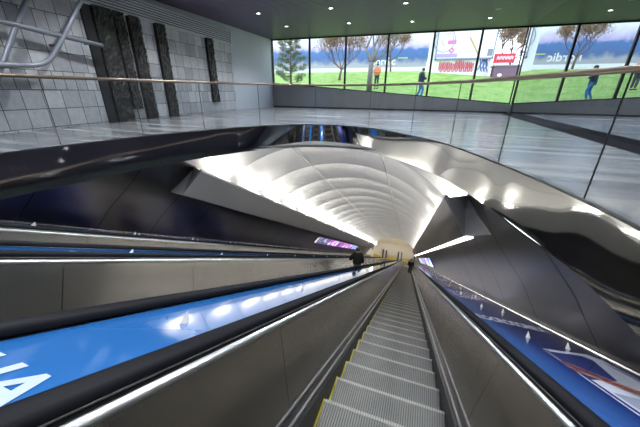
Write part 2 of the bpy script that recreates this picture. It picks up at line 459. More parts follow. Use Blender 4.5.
# longitudinal seams of the vault
b = MB()
for a in (-.30, .30):
    n = VC - VR + VR * math.cos(a)
    p = [vault_pt(a - .003, 0, -.004), vault_pt(a + .003, 0, -.004)]
    b.incl([(XT + (VR - .003) * math.sin(a - .002), n), (XT + (VR - .003) * math.sin(a + .002), n), (XT + VR * math.sin(a + .002), n + .01), (XT + VR * math.sin(a - .002), n + .01)], ecut(n) + .02, EV)
struct(b.build('trim_vault_seams', M['seam']))

# coves
EC = 5.30
for sd, nm in ((-1, 'trim_cove_left'), (1, 'trim_cove_right')):
    b = MB()
    pr = [(3.45, .575, 5.25), (3.19, .56, 5.72), (2.78, 1.20, 5.72), (2.79, 1.26, 5.72), (2.83, 1.26, 5.72), (2.87, 1.23, 5.75), (3.17, 1.34, 5.92)]
    pr[0] = (3.45, .575, 5.60 if sd < 0 else 5.06)
    if sd > 0: pr = [(x, n, e - .12) for x, n, e in pr]
    rings = [[P(XT + sd * x, n, e) for x, n, e in pr], [P(XT + sd * x, n, EV) for x, n, e in pr]]
    b.sweep(rings, 0, False)
    b.face(rings[0], 1)
    o = struct(b.build(nm, [M['coveface'] if sd < 0 else M['lining'], M['coveend']]))
    c = thing('cove_light', 'bright light hidden in the %s cove, washing up the vault' % ('left' if sd < 0 else 'right'), 'light', group='cove lights along the vault')
    k = 0
    while SEG0 + .4 + SEG * k < EV - 1.6:
        b = MB(); ea = SEG0 + .4 + SEG * k
        b.incl([(XT + sd * 2.90, 1.262), (XT + sd * 2.95, 1.272), (XT + sd * 2.95, 1.30), (XT + sd * 2.90, 1.288)], ea + .5, ea + 1.2)
        b.build('lamp_tube', M['lamp'], c); k += 1
b = MB(); b.incl([(XT + 3.21, .562), (XT + 3.33, .568), (XT + 3.33, .548), (XT + 3.21, .542)], 5.6, EV - 2.5)
lb = b.build('strip_light', M['strip']); tag(lb, 'long white strip light under the cove on the right tunnel wall', 'light')

# lit advertising screens on the tunnel walls
def screen_mat(i):
    m, nt, b_ = new_mat('screen_picture'); L = nt.links
    tc = nt.nodes.new('ShaderNodeTexCoord'); mp = nt.nodes.new('ShaderNodeMapping')
    mp.inputs['Scale'].default_value = (1.5, 1.5, 3); mp.inputs['Location'].default_value = (i * 3.7, 0, 0)
    nz = nt.nodes.new('ShaderNodeTexNoise'); nz.inputs['Scale'].default_value = 1; nz.inputs['Detail'].default_value = 3
    rp = nt.nodes.new('ShaderNodeValToRGB'); cr = rp.color_ramp
    pal = [[(.02, .03, .12), (.05, .06, .25), (.9, .8, .6)], [(.25, .02, .22), (.55, .2, .7), (.95, .9, 1)], [(.08, .05, .3), (.6, .12, .5), (.75, .8, 1)], [(.05, .12, .4), (.15, .3, .8), (.9, .95, 1)], [(.3, .35, .6), (.6, .7, .95), (1, 1, 1)]][i % 5]
    cr.elements.new(.5)
    for e, p, c in zip(cr.elements, (.35, .5, .68), pal): e.position = p; e.color = (*c, 1)
    L.new(tc.outputs['Object'], mp.inputs[0]); L.new(mp.outputs[0], nz.inputs['Vector']); L.new(nz.outputs[0], rp.inputs[0])
    L.new(rp.outputs[0], b_.inputs['Emission Color']); b_.inputs['Emission Strength'].default_value = 1.3
    b_.inputs['Base Color'].default_value = (.02, .02, .02, 1); b_.inputs['Roughness'].default_value = .15
    return m
SM = [screen_mat(i) for i in range(5)]
ords = ['nearest', 'second', 'third', 'fourth', 'fifth', 'sixth']
cols = ['dark blue', 'purple and pink', 'violet', 'blue', 'pale blue']
def ad_screen(sd, i, ea, eb, na_, nb_, mi, lab):
    t = thing('advert_screen', lab, 'screen', group='lit advert screens on the %s tunnel wall' % ('left' if sd < 0 else 'right'))
    xa, xb = XT + sd * (lx(na_) - .05), XT + sd * (lx(nb_) - .05)
    g = sd * .045
    b = MB(); b.incl([(xa, na_), (xb, nb_), (xb + g, nb_), (xa + g, na_)], ea, eb); b.build('screen_frame', M['black'], t)
    b = MB(); d = -sd * .004; q = .03; f = lambda n: xa + (xb - xa) * (n - na_) / (nb_ - na_)
    b.face([P(f(na_ + q) + d, na_ + q, ea + q), P(f(na_ + q) + d, na_ + q, eb - q), P(f(nb_ - q) + d, nb_ - q, eb - q), P(f(nb_ - q) + d, nb_ - q, ea + q)])
    b.build('screen_picture', SM[mi], t, fix=False)
for i in range(5):
    ad_screen(-1, i, 18.7 + 3.3 * i, 21.8 + 3.3 * i, -.10, .42, (0, 1, 2, 1, 3)[i], '%s lit screen on the left tunnel wall, %s of its row' % (cols[(0, 1, 2, 1, 3)[i]], ords[i]))
for i in range(6):
    ad_screen(1, i, 20.0 + 3.3 * i, 22.9 + 3.3 * i, -.30, .30, (3, 4, 2, 3, 4, 4)[i], '%s lit screen on the right tunnel wall, %s of its row' % (cols[(3, 4, 2, 3, 4, 4)[i]], ords[i]))

# lower end of the tunnel
YE = 39.2; ZE = -HSTEP - (38.85) * math.tan(SL)
b = MB(); b.box((XT - 4.6, YE - .2, ZE - .2), (XT + 4.6, YE + 9, ZE)); struct(b.build('floor_lower', M['landing']))
yw = YE + 6.2
b = MB(); b.box((XT - 4.6, yw, ZE), (XT + 4.6, yw + .2, ZE + 4.8)); struct(b.build('wall_lower_end', M['beige']))
for sd, s_ in ((-1, 'left'), (1, 'right')):
    b = MB(); x = XT + sd * 4.3; b.box((min(x, x + sd * .2), YE - 3, ZE - .1), (max(x, x + sd * .2), yw, ZE + 4.8)); struct(b.build('wall_lower_' + s_, M['beige']))
b = MB(); b.box((XT - 4.6, YE + 1.7, ZE + 4.2), (XT + 4.6, yw + .2, ZE + 4.4)); struct(b.build('ceiling_lower', M['vault']))
b = MB()      # arched portal where the vault ends
pt = []
for i in range(25):
    a = -VA + 2 * VA * i / 24; pt.append(vault_pt(a, EV, .0))
for i in range(24):
    p, q = pt[i], pt[i + 1]
    b.hexa([(p[0], p[1], p[2]), (q[0], q[1], q[2]), (q[0], q[1] + .25, q[2]), (p[0], p[1] + .25, p[2]), (p[0], p[1], ZE + 4.6), (q[0], q[1], ZE + 4.6), (q[0], q[1] + .25, ZE + 4.6), (p[0], p[1] + .25, ZE + 4.6)])
struct(b.build('trim_portal', M['vault']))
PX = (.95, -.9, -1.38, -3.18, -3.66)
PL = ('rightmost, beside the foreground escalator', 'right one of the pair by the foreground escalator', 'left one of the pair by the foreground escalator', 'right one of the pair by the left escalator', 'left one of the pair by the left escalator')
for x, l_ in zip(PX, PL):
    t = thing('gate_pillar', 'slim dark pillar at the foot of the escalators, ' + l_, 'pillar', (x, YE + .45, ZE), 'dark pillars at the foot of the escalators')
    b = MB(); b.box((-.09, -.09, 0), (.09, .09, 1.75)); b.build('shaft', M['darkwall'], t)
    b = MB(); b.box((-.13, -.13, 0), (.13, .13, .12)); b.box((-.12, -.12, 1.75), (.12, .12, 1.83)); b.build('collar', M['chrome'], t)
for i in range(3):
    t = thing('yellow_barrier', 'yellow barrier at the foot of the %s escalator' % ('foreground', 'middle', 'far left')[i], 'barrier', (-PITCH * i, YE + .75, ZE), 'yellow barriers at the foot of the escalators')
    b = MB(); b.box((-.62, -.04, .15), (.62, .04, .58)); b.build('panel', M['yellowpanel'], t)
    for s_ in (-1, 1):
        b = MB(); b.box((s_ * .5 - .03, -.03, 0), (s_ * .5 + .03, .03, .15)); b.build('foot', M['darkwall'], t)
for x, l_ in ((XT - 1.6, 'left'), (XT + 1.6, 'right')):  # lamps out of sight behind the portal, added to brighten the end wall
    t = thing('ceiling_lamp', 'unseen fill lamp added to the lower landing, %s of the two' % l_, 'light', (x, YE + 3.6, ZE + 4.2), 'fill lamps added to the lower landing')
    b = MB(); b.box((-.7, -.25, -.06), (.7, .25, 0)); b.build('housing', M['chrome'], t)
    b = MB(); b.box((-.65, -.2, -.07), (.65, .2, -.06)); b.build('diffuser', M['lamp2'], t)
t = thing('light_board', 'bright white lit board at the lower left end of the tunnel', 'sign', (XT - 3.3, YE + 2.9, ZE))
b = MB(); b.box((-.6, 0, 1.0), (.55, .1, 2.0)); b.box((-.08, .02, 0), (.04, .08, 1.0)); b.build('board_case', M['darkwall'], t)
b = MB(); b.box((-.55, -.02, 1.05), (.5, 0, 1.95)); b.build('lit_face', M['strip'], t)

# ------------------------------------------------------------------ upper hall
OV = [(1.60, -1.0), (1.60, 1.0), (1.53, 2.45), (1.37, 3.28), (1.16, 4.02), (.96, 4.58), (.41, 5.94), (-.36, 7.02), (-1.36, 7.98), (-2.36, 8.36), (-3.50, 8.18), (-4.50, 7.12), (-5.10, 5.94), (-5.55, 4.55), (-5.80, 3.2), (-5.92, 2.3), (-6.02, .8), (-6.05, -1.0)]
OVC = catmull(OV, 6)
def offset(c, d):
    out = []
    for i, p in enumerate(c):
        a, b_ = c[max(i - 1, 0)], c[min(i + 1, len(c) - 1)]
        t = Vector((b_[0] - a[0], b_[1] - a[1])).normalized()
        out.append((p[0] + t.y * d, p[1] - t.x * d))     # d>0: outward from the void
    return out
def slab(name, z, m, flip):
    bm = bmesh.new()
    hole = [bm.verts.new((x, y, z)) for x, y in OVC]
    XX, YY = XR + .05, YB + .1
    outer = [bm.verts.new(p) for p in ((XX, YF, z), (XX, YY, z), (XL - .2, YY, z), (XL - .2, YF, z))]
    es = []
    for lp in (hole, outer):
        for i in range(len(lp)): es.append(bm.edges.new((lp[i], lp[(i + 1) % len(lp)])))
    bmesh.ops.triangle_fill(bm, edges=es, use_beauty=True)
    cx = [f for f in bm.faces if all(v in hole for v in f.verts) and inside(f.calc_center_median())]
    bmesh.ops.delete(bm, geom=cx, context='FACES')
    for f in bm.faces:
        if (f.normal.z < 0) != flip: f.normal_flip()
    me = bpy.data.meshes.new(name); bm.to_mesh(me); bm.free(); me.materials.append(m)
    return struct(link(name, me))
def inside(c):
    r = False; n = len(OVC)
    for i in range(n):
        (x1, y1), (x2, y2) = OVC[i], OVC[(i + 1) % n]
        if (y1 > c.y) != (y2 > c.y) and c.x < (x2 - x1) * (c.y - y1) / (y2 - y1) + x1: r = not r
    return r
slab('floor', FZ, M['floor'], False)
slab('floor_soffit', SZ, M['coveface'], True)
b = MB()
o2 = offset(OVC, .06)
rows = []
for i, (p, q) in enumerate(zip(OVC, o2)):
    tl = max(0, min(1, (-p[0] - 3.3) / 1.3)) * .13
    n = Vector((p[0] - q[0], p[1] - q[1])).normalized()
    rows.append([(p[0], p[1], FZ + .01), (p[0] + n.x * tl, p[1] + n.y * tl, SZ), (q[0], q[1], SZ), (q[0], q[1], FZ + .01)])
b.sweep(rows, 0)
o = b.build('trim_fascia', M['fascia']); struct(o)
for p in o.data.polygons: p.use_smooth = True
try:
    o.data.set_sharp_from_angle(angle=R(40))
except Exception: pass

# balustrade of glass round the opening
bal = thing('glass_balustrade', 'curved glass balustrade with bronze handrail round the opening in the hall floor', 'balustrade')
OG = offset(OVC, .05)
cum = [0]
for p, q in zip(OG[:-1], OG[1:]): cum.append(cum[-1] + math.dist(p, q))
def at_len(s):
    for i in range(len(cum) - 1):
        if s <= cum[i + 1]:
            t = (s - cum[i]) / (cum[i + 1] - cum[i]); return (OG[i][0] + (OG[i + 1][0] - OG[i][0]) * t, OG[i][1] + (OG[i + 1][1] - OG[i][1]) * t)
    return OG[-1]
def len_at(pt):
    return min(range(len(OG)), key=lambda i: math.dist(OG[i], pt))
marks = [cum[len_at(p)] for p in ((1.42, 3.1), (.98, 4.56), (.41, 5.94), (-.33, 7.0), (-1.6, 8.1), (-3.2, 8.28), (-4.4, 7.3), (-5.1, 6.0))]
s_ = marks[0] - 1.45; pre = []
while s_ > .1: pre.append(s_); s_ -= 1.45
s_ = marks[-1] + 1.42; post = []
while s_ < cum[-1] - .1: post.append(s_); s_ += 1.42
marks = [0] + pre[::-1] + marks + post + [cum[-1]]
RZ = .19
for a, c in zip(marks[:-1], marks[1:]):
    n = max(2, int((c - a) / .12))
    pts = [at_len(a + .008 + (c - a - .016) * k / n) for k in range(n + 1)]
    off = offset(pts, .016)
    b = MB(); b.sweep([[(p[0], p[1], FZ), (q[0], q[1], FZ), (q[0], q[1], RZ - .02), (p[0], p[1], RZ - .02)] for p, q in zip(pts, off)], 0)
    b.build('glass_panel', M['glass'], bal, fix=True)
for a in marks[1:-1]:
    p = at_len(a); q = at_len(a + .01)
    b = MB(); b.tube([(p[0], p[1], FZ), (p[0], p[1], RZ - .02)], .0075, 6); b.build('glass_joint', M['edge'], bal)
b = MB(); b.tube([(x, y, RZ) for x, y in OG], .028, 10); b.build('handrail', M['wood'], bal, True)
b = MB()
b.sweep([[(p[0], p[1], FZ + .011), (q[0], q[1], FZ + .011), (q[0], q[1], FZ + .03), (p[0], p[1], FZ + .03)] for p, q in zip(offset(OVC, .012), offset(OVC, .03))], 0)
b.build('base_channel', M['edge'], bal)

# walls, ceiling
b = MB(); b.box((XL - .2, YF, FZ - .5), (XL, YB + .1, CZ + .1)); struct(b.build('wall_left', M['plaster']))
def wx(y): return -9.60 + (13.75 - y) * .082          # face of the tiled mural, which leans into the hall towards the viewer
b = MB(); b.hexa([(XL, 1.0, FZ), (wx(1.0), 1.0, FZ), (wx(13.75), 13.75, FZ), (XL, 13.75, FZ), (XL, 1.0, 2.10), (wx(1.0), 1.0, 2.10), (wx(13.75), 13.75, 2.10), (XL, 13.75, 2.10)]); struct(b.build('trim_tile_cladding', M['tile']))
b = MB(); b.box((XL, YF, FZ - .5), (XR, YF - .2, CZ + .1)); struct(b.build('wall_front', M['darkwall']))
b = MB(); b.box((XL - .2, YF, CZ + .03), (XR + .05, YB + .1, CZ + .12)); struct(b.build('ceiling', M['ceilback']))
b = MB(); y = YF
while y < YB:
    b.box((XL, y, CZ), (XR, y + .10, CZ + .034)); y += .14
struct(b.build('ceiling_slats', M['ceil']))
m = mat('dark_reflecting_glass', (.62, .64, .67), .0, 1.)
b = MB(); b.box((XR, YF, FZ), (XR + .04, YB, CZ)); struct(b.build('wall_right', m))
b = MB(); b.box((XR - .48, YF, FZ), (XR - .002, YB - .10, FZ + .012)); struct(b.build('baseboard_right', M['curb']))
# parapet under the window: its top slopes down to the right
def sill(x): return .50 + (x + 9.65) * (-.47 - .50) / 13.5
b = MB(); xs = (XL, XR)
b.hexa([(XL, YB - .06, FZ), (XR, YB - .06, FZ), (XR, YB + .25, FZ), (XL, YB + .25, FZ), (XL, YB - .06, sill(XL)), (XR, YB - .06, sill(XR)), (XR, YB + .25, sill(XR)), (XL, YB + .25, sill(XL))])
struct(b.build('wall_back', M['parapet']))
b = MB(); b.box((XL, YB - .09, FZ), (XR - .1, YB - .055, FZ + .07)); struct(b.build('baseboard_back', M['curb']))
b = MB(); b.box((XL, YB, CZ - .06), (XR, YB + .12, CZ + .03)); struct(b.build('trim_window_head', M['frame']))
MUL = [-9.62, -7.14, -4.93, -2.56, -.26, 1.93, 3.82]
for i in range(6):
    x0, x1 = MUL[i], MUL[i + 1]
    b = MB()
    def bar(xa, xb): b.hexa([(xa, YB, sill(xa)), (xb, YB, sill(xb)), (xb, YB + .12, sill(xb)), (xa, YB + .12, sill(xa)), (xa, YB, CZ), (xb, YB, CZ), (xb, YB + .12, CZ), (xa, YB + .12, CZ)])
    bar(x0, x0 + .05); bar(x1 - .05, x1)
    b.hexa([(x0, YB, sill(x0)), (x1, YB, sill(x1)), (x1, YB + .12, sill(x1)), (x0, YB + .12, sill(x0)), (x0, YB, sill(x0) + .05), (x1, YB, sill(x1) + .05), (x1, YB + .12, sill(x1) + .05), (x0, YB + .12, sill(x0) + .05)])
    w = struct(b.build('window_%d' % (i + 1), M['frame']))
    b = MB(); b.hexa([(x0 + .05, YB + .05, sill(x0) + .05), (x1 - .05, YB + .05, sill(x1) + .05), (x1 - .05, YB + .062, sill(x1) + .05), (x0 + .05, YB + .062, sill(x0) + .05), (x0 + .05, YB + .05, CZ - .05), (x1 - .05, YB + .05, CZ - .05), (x1 - .05, YB + .062, CZ - .05), (x0 + .05, YB + .062, CZ - .05)])
    b.build('pane', M['window'], w)
# grille along the top of the left wall
g = thing('ventilation_grille', 'long slatted metal grille along the top of the tiled left wall', 'grille', (XL, 0, 0))
b = MB()
def gbar(b, z0, z1, d0, d1, ya=1.0, yb=13.75):
    q = [(wx(ya) - XL + d0, ya), (wx(ya) - XL + d1, ya), (wx(yb) - XL + d1, yb), (wx(yb) - XL + d0, yb)]
    b.hexa([(x, y, z0) for x, y in q] + [(x, y, z1) for x, y in q])
for k in range(7): gbar(b, 2.16 + .075 * k, 2.185 + .075 * k, 0, .08)
b.build('slats', M['grillepaint'], g)
b = MB(); gbar(b, 2.13, 2.66, -.03, 0); b.build('backing', M['darkwall'], g)
b = MB(); gbar(b, 2.13, 2.67, -.03, .10, 13.72, 13.77); gbar(b, 2.105, 2.13, -.02, .10); b.build('frame', M['grillepaint'], g)
# relief columns on the mural wall
def relief(y0, y1, z0, z1, d, m, label):
    b = MB(); nz_, ny = 42, 7; rnd = random.Random(int(y0 * 100))
    for face in range(1):
        g_ = [[(wx(y0) + d + (rnd.uniform(-.025, .025) if m is M['relief'] else 0), y0 + (y1 - y0) * j / ny + (rnd.uniform(-.006, .006) if m is M['relief'] else 0), z0 + (z1 - z0) * i / nz_) for j in range(ny + 1)] for i in range(nz_ + 1)]
        for i in range(nz_):
            for j in range(ny): b.face([g_[i][j], g_[i][j + 1], g_[i + 1][j + 1], g_[i + 1][j]])
        for i in range(nz_):
            for j, yy in ((0, y0), (ny, y1)):
                b.face([(wx(yy) - .02, yy, g_[i][j][2]), g_[i][j], g_[i + 1][j], (wx(yy) - .02, yy, g_[i + 1][j][2])])
        for i in (0, nz_):
            b.face([(wx(y0) - .02, y0, g_[i][0][2])] + g_[i] + [(wx(y1) - .02, y1, g_[i][0][2])])
    o = b.build('relief_column', m); tag(o, label, 'relief', 'dark relief columns on the tiled wall')
relief(6.36, 6.60, FZ, 2.12, .07, M['reliefs'], 'smooth dark upright band left of the rough relief columns on tiled wall')
relief(6.65, 7.19, FZ, 2.12, .12, M['relief'], 'widest rough dark relief column on the tiled wall')
relief(7.27, 7.58, -.55, 2.12, .15, M['relief'], 'rough dark relief column ending short of the floor beside the widest one')
relief(7.79, 8.19, FZ, 2.12, .11, M['relief'], 'rough dark relief column right after the thin pale stone gap')
relief(8.86, 9.26, FZ, 2.12, .12, M['relief'], 'narrow dark relief column standing alone halfway along the tiled wall')
relief(11.70, 12.12, -.45, 2.12, .10, M['relief'], 'short dark relief column farthest along the tiled wall, ending above floor')
# bent tubes of the wall sculpture
t = thing('tube_sculpture', 'grey sculpture of bent tubes mounted on the tiled left wall', 'sculpture', (wx(5) + .28, 4.78, .956)); t.scale = (.956, .956, .956)
for pts in ([(0, 3.0, 1.52), (0, 4.56, 1.36), (0, 6.75, 1.17)],
            catmull([(.02, 6.75, 2.5), (.02, 6.32, 1.98), (.02, 5.60, 1.04), (.02, 5.30, .70), (.02, 5.0, .55), (.02, 4.4, .50), (.02, 3.4, .47)], 6),
            [(-.02, 5.65, 2.5), (-.02, 5.25, 1.92), (-.02, 4.83, 1.28), (-.02, 4.3, .42), (-.02, 4.0, -.1)]):
    b = MB(); b.tube([(x, y - 5, z - 1) for x, y, z in pts], .054, 10); b.build('bent_tube', M['tube'], t, True)
for (y, z) in ((3.2, 1.49), (6.5, 1.19), (3.6, .47), (5.6, 1.04), (4.1, .1)):
    b = MB(); b.tube([(-.34, y - 5, z - 1), (0, y - 5, z - 1)], .03, 8); b.build('bracket', M['tube'], t)
# downlights
DL = [(-7.05, 12.2, 1, 'first lamp from the left wall in the nearer row'), (-4.02, 12.35, 1, 'second lamp from the left wall in the nearer row'), (-1.3, 12.5, 1, 'third lamp from the left wall in the nearer row'), (1.9, 14.3, 0, 'unlit one before the graffiti view'),
      (-7.05, 14.8, 1, 'first lamp from the left wall in the row by the window'), (-4.0, 15.0, 1, 'second lamp from the left wall in the row by the window'), (-1.25, 15.5, 1, 'third lamp from the left wall in the row by the window'), (1.85, 15.75, 1, 'lamp nearest the reflecting right wall')]
for j, (yy, nm) in enumerate(((9.2, 'added above the far rim of the opening'), (6.2, 'added above the middle of the opening'), (3.2, 'added above the upper tunnel mouth'), (.2, 'added above the escalator tops'), (-2.8, 'added above the escalator landing'))):  # unseen rows continuing the grid, added to light the escalators
    for x, w_ in ((-7.05, 'nearest the tiled wall'), (-4.0, 'second from the tiled wall'), (-1.25, 'third from the tiled wall'), (1.85, 'nearest the reflecting wall')):
        DL.append((x, yy, 1, nm + ', ' + w_))
for x, y, lit, lab_ in DL:
    t = thing('downlight', 'round ceiling downlight, ' + lab_, 'light', (x, y, CZ), 'round downlights in the ceiling')
    b = MB()
    n = 20; ro, ri = .10, .075
    b.sweep([[(r * math.cos(2 * math.pi * k / n), r * math.sin(2 * math.pi * k / n), z) for k in range(n)] for r, z in ((ro, 0), (ro, -.015), (ri, -.018), (ri, 0))], 0, False)
    b.build('trim_ring', M['ring'], t, True)
    b = MB(); b.face([(ri * math.cos(2 * math.pi * k / n), ri * math.sin(2 * math.pi * k / n), -.006) for k in range(n)][::-1]); b.build('lens', M['down'] if lit else M['ring'], t, fix=False)
    if lit:
        sp_ = bpy.data.lights.new('downlight_beam', 'SPOT'); sp_.energy = 420; sp_.spot_size = R(125); sp_.spot_blend = .6; sp_.shadow_soft_size = .075; sp_.color = (.88, .94, 1)
        so = link('downlight_beam', sp_, t, (0, 0, -.03))

# ------------------------------------------------------------------ outdoors
M['grass'] = mat('lawn_green', (.20, .36, .05), .9, noise=((1.2, 1.2, 1.2), (.34, .46, .12)))
M['bark'] = mat('grey_bark', (.30, .27, .24), .8, noise=((3, 3, .6), (.20, .18, .16)))
M['bark2'] = mat('brown_bark', (.16, .10, .085), .8)
M['leafc'] = mat('conifer_green', (.15, .21, .11), .8, noise=((1, 1, 1), (.28, .32, .19)))
M['leafb'] = mat('dry_brown_leaves', (.42, .26, .21), .8)
M['whitewall'] = mat('white_render', (.80, .80, .82), .7)
M['red'] = mat('red_sign', (.62, .03, .06), .5)
M['redpaint'] = mat('red_spray', (.70, .05, .10), .6)
M['bluepaint'] = mat('blue_spray', (.06, .10, .40), .6)
M['purple'] = mat('purple_paint', (.18, .10, .16), .6)
M['lilac'] = mat('lilac_print', (.42, .33, .62), .6)
M['pink'] = mat('pink_print', (.70, .16, .42), .6)
M['pencil'] = mat('pencil_gold', (.55, .36, .10), .5)
M['sketch'] = mat('sketch_grey', (.34, .36, .44), .6)
M['greyblue'] = mat('greyblue', (.2, .24, .32), .6)
def lawn_z(x, y):
    z0 = sill(max(XL, min(XR + 1, x))) - .42
    z1 = 2.12 - max(0, x + 2) * .08
    t = max(0, min(1, (y - 18.25) / 16.5))
    return z0 + (z1 - z0) * t ** 1.7 + max(0, min(16, y - 34.75)) * .062
b = MB(); nx, ny = 60, 26
g_ = [[(-30 + 56 * i / nx, 18.26 + 34 * j / ny, lawn_z(-30 + 56 * i / nx, 18.26 + 34 * j / ny)) for i in range(nx + 1)] for j in range(ny + 1)]
for j in range(ny):
    for i in range(nx): b.face([g_[j][i], g_[j][i + 1], g_[j + 1][i + 1], g_[j + 1][i]])
o = b.build('lawn', M['grass'], None, True); struct(o)
b = MB(); rnd = random.Random(3)
for k in range(9000):
    x, y = rnd.uniform(-13, 9), 18.3 + rnd.random() ** 1.4 * 15; z = lawn_z(x, y)
    a = rnd.uniform(0, 6.28); h = rnd.uniform(.05, .12); dx, dy = .012 * math.cos(a), .012 * math.sin(a)
    b.face([(x - dx, y - dy, z - .01), (x + dx, y + dy, z - .01), (x + rnd.uniform(-.04, .04), y + rnd.uniform(-.04, .04), z + h)])
tag(b.build('grass', M['grass'], None, fix=False), 'green grass growing on the sloping lawn outside the windows', 'grass', kind='stuff')

# printed hoarding with a forest picture
YH = 35.2
M['banner'] = axis_ramp('forest_print', 2, -2.0, 2.0, [(0, (.38, .38, .42)), (.12, (.07, .14, .34)), (.33, (.06, .17, .42)), (.40, (.45, .38, .62)), (.52, (.66, .60, .80)), (.68, (.88, .88, .95))], .5, wobble=((1.1, 1.1, 1.1), -1.35))
t = thing('hoarding', 'long printed hoarding with blue forest, purple sky and white word nordic', 'hoarding', (-11.44, 50.0, 6.0)); t.scale = (1.43, 1.0, 1.43)
b = MB(); b.hexa([(-16, 0, -1.65), (7.05, 0, -1.78), (7.05, .08, -1.78), (-16, .08, -1.65), (-16, 0, 2.3), (7.35, 0, 2.3), (7.35, .08, 2.3), (-16, .08, 2.3)]); b.build('printed_sheet', M['banner'], t)
b = MB(); b.box((-16, -.05, -2.15), (7.0, .12, -1.66)); b.build('white_base', M['whitewall'], t)
me = text_mesh('nordic', 1.0, bold=.01)
for v in me.vertices: x, y, z = v.co; v.co = (x + 2.62, -.012, y - 1.40)
me.materials.append(M['whitewall']); link('lettering', me, t)
b = MB(); b.box((4.15, -.012, -.84), (5.15, -.004, -.74)); b.build('green_line', mat('lime', (.45, .6, .25), .6), t)
# white building with billboard
t = thing('white_building', 'white rendered wall with red graffiti beyond the lawn', 'building', (2.0, YH + .1, 1.5))
b = MB(); b.box((-2.9, .2, -1), (3.0, 2.2, 6.5)); b.build('rendered_wall', M['whitewall'], t)
b = MB(); rnd = random.Random(11)
xx = -1.75
for k in range(9):
    w = rnd.uniform(.33, .44); h = rnd.uniform(.75, 1.05)
    pts = [(xx + w * .1, .16, .62 + rnd.uniform(-.1, .1)), (xx + w * .3, .16, .62 + h), (xx + w * .55, .16, .75), (xx + w * .8, .16, .62 + h * .9), (xx + w, .16, .9), (xx + w * .7, .16, .55), (xx + w * .4, .16, .95)]
    b.tube(catmull(pts, 4), .03, 5); xx += w
b.build('red_graffiti', M['redpaint'], t)
b = MB()
for k in range(3):
    x0 = 1.95 + .25 * k
    b.tube(catmull([(x0, .16, .7), (x0 + .3, .16, 1.5 - .2 * k), (x0 + .1, .16, 1.7), (x0 + .25, .16, .9), (x0 + .4, .16, .55)], 4), .04, 5)
b.build('blue_graffiti', M['bluepaint'], t)
t = thing('billboard', 'white billboard with a sketched face and a pencil above the red graffiti', 'billboard', (2.0, YH + .1, 4.3))
b = MB(); b.box((-2.12, -.10, -1.05), (3.05, .12, 2.1)); b.build('board', mat('board_white', (.86, .85, .88), .6), t)
b = MB(); b.box((-2.2, -.14, -1.16), (3.1, .12, -1.02)); b.box((-2.2, -.14, -1.16), (-2.1, .1, 2.1)); b.box((3.0, -.14, -1.16), (3.1, .1, 2.1)); b.build('board_frame', M['greyblue'], t)
b = MB(); b.box((-2.08, -.115, -.95), (-.15, -.10, -.60)); b.build('lilac_stripe', M['lilac'], t)
b = MB()
b.tube(catmull([(-1.5 + .95 * math.cos(a), -.11, .55 + 1.0 * math.sin(a)) for a in [k * .45 for k in range(15)]], 3), .05, 5)
b.tube(catmull([(-1.2 + .5 * math.cos(a), -.11, .55 + .6 * math.sin(a)) for a in [k * .6 for k in range(8)]], 3), .04, 5)
for k in range(6): b.tube([(-2.0 + .3 * k, -.11, 1.3 + .1 * (k % 2)), (-1.9 + .32 * k, -.11, 1.75)], .025, 4)
b.build('sketched_face', M['sketch'], t)
b = MB(); b.tube(catmull([(-.95, -.11, -.35), (-.75, -.11, -.15), (-.55, -.11, -.35), (-.75, -.11, -.5), (-.95, -.11, -.35)], 4), .07, 5); b.box((-1.2, -.115, .2), (-.4, -.1, .55)); b.build('pink_mouth', M['pink'], t)
b = MB(); b.tube([(.75, -.12, .75), (1.75, -.12, -.75)], .07, 6); b.tube([(1.75, -.12, -.75), (1.95, -.12, -1.0)], [.07, .01], 6); b.build('pencil', M['pencil'], t)
b = MB(); b.box((2.5, -.115, -.9), (2.95, -.1, -.3)); b.build('blue_patch', M['greyblue'], t)
# purple kiosk with red sign
t = thing('kiosk', 'purple brown kiosk with a white spot beside the graffiti wall', 'kiosk', (6.85, YH - .6, lawn_z(6.7, YH - .6)))
b = MB(); b.box((-1.55, 0, -.9), (1.9, 1.8, 1.05)); b.build('kiosk_body', M['purple'], t)
b = MB(); b.box((-1.7, -.1, 1.05), (2.05, 1.9, 1.17)); b.build('kiosk_roof', M['greyblue'], t)
b = MB()
n = 14; b.sweep([[(-1.0 + .2 * math.cos(2 * math.pi * k / n), y, .3 + .14 * math.sin(2 * math.pi * k / n)) for k in range(n)] for y in (-.02, .02)]); b.build('white_spot', M['whitewall'], t)
b = MB()
for k in range(12): b.box((-.9 + .2 * k, -.35, -1.3), (-.84 + .2 * k, -.3, -.25))
b.build('railing', M['greyblue'], t)
t = thing('red_sign', 'red sign with white letters above the purple kiosk', 'sign', (6.1, YH - .1, lawn_z(6.7, YH - .6) + 1.17))
b = MB(); b.box((-.95, 0, .2), (.85, .1, 1.0)); b.build('sign_board', M['red'], t)
b = MB(); b.box((-.9, 0, 0), (-.82, .1, .2)); b.box((.72, 0, 0), (.8, .1, .2)); b.build('posts', M['greyblue'], t)
b = MB()
for k in range(5):
    x0 = -.7 + .28 * k
    b.tube(catmull([(x0, -.02, .45), (x0 + .1, -.02, .8), (x0 + .18, -.02, .5), (x0 + .26, -.02, .75)], 3), .03, 4)
b.build('white_letters', M['whitewall'], t)

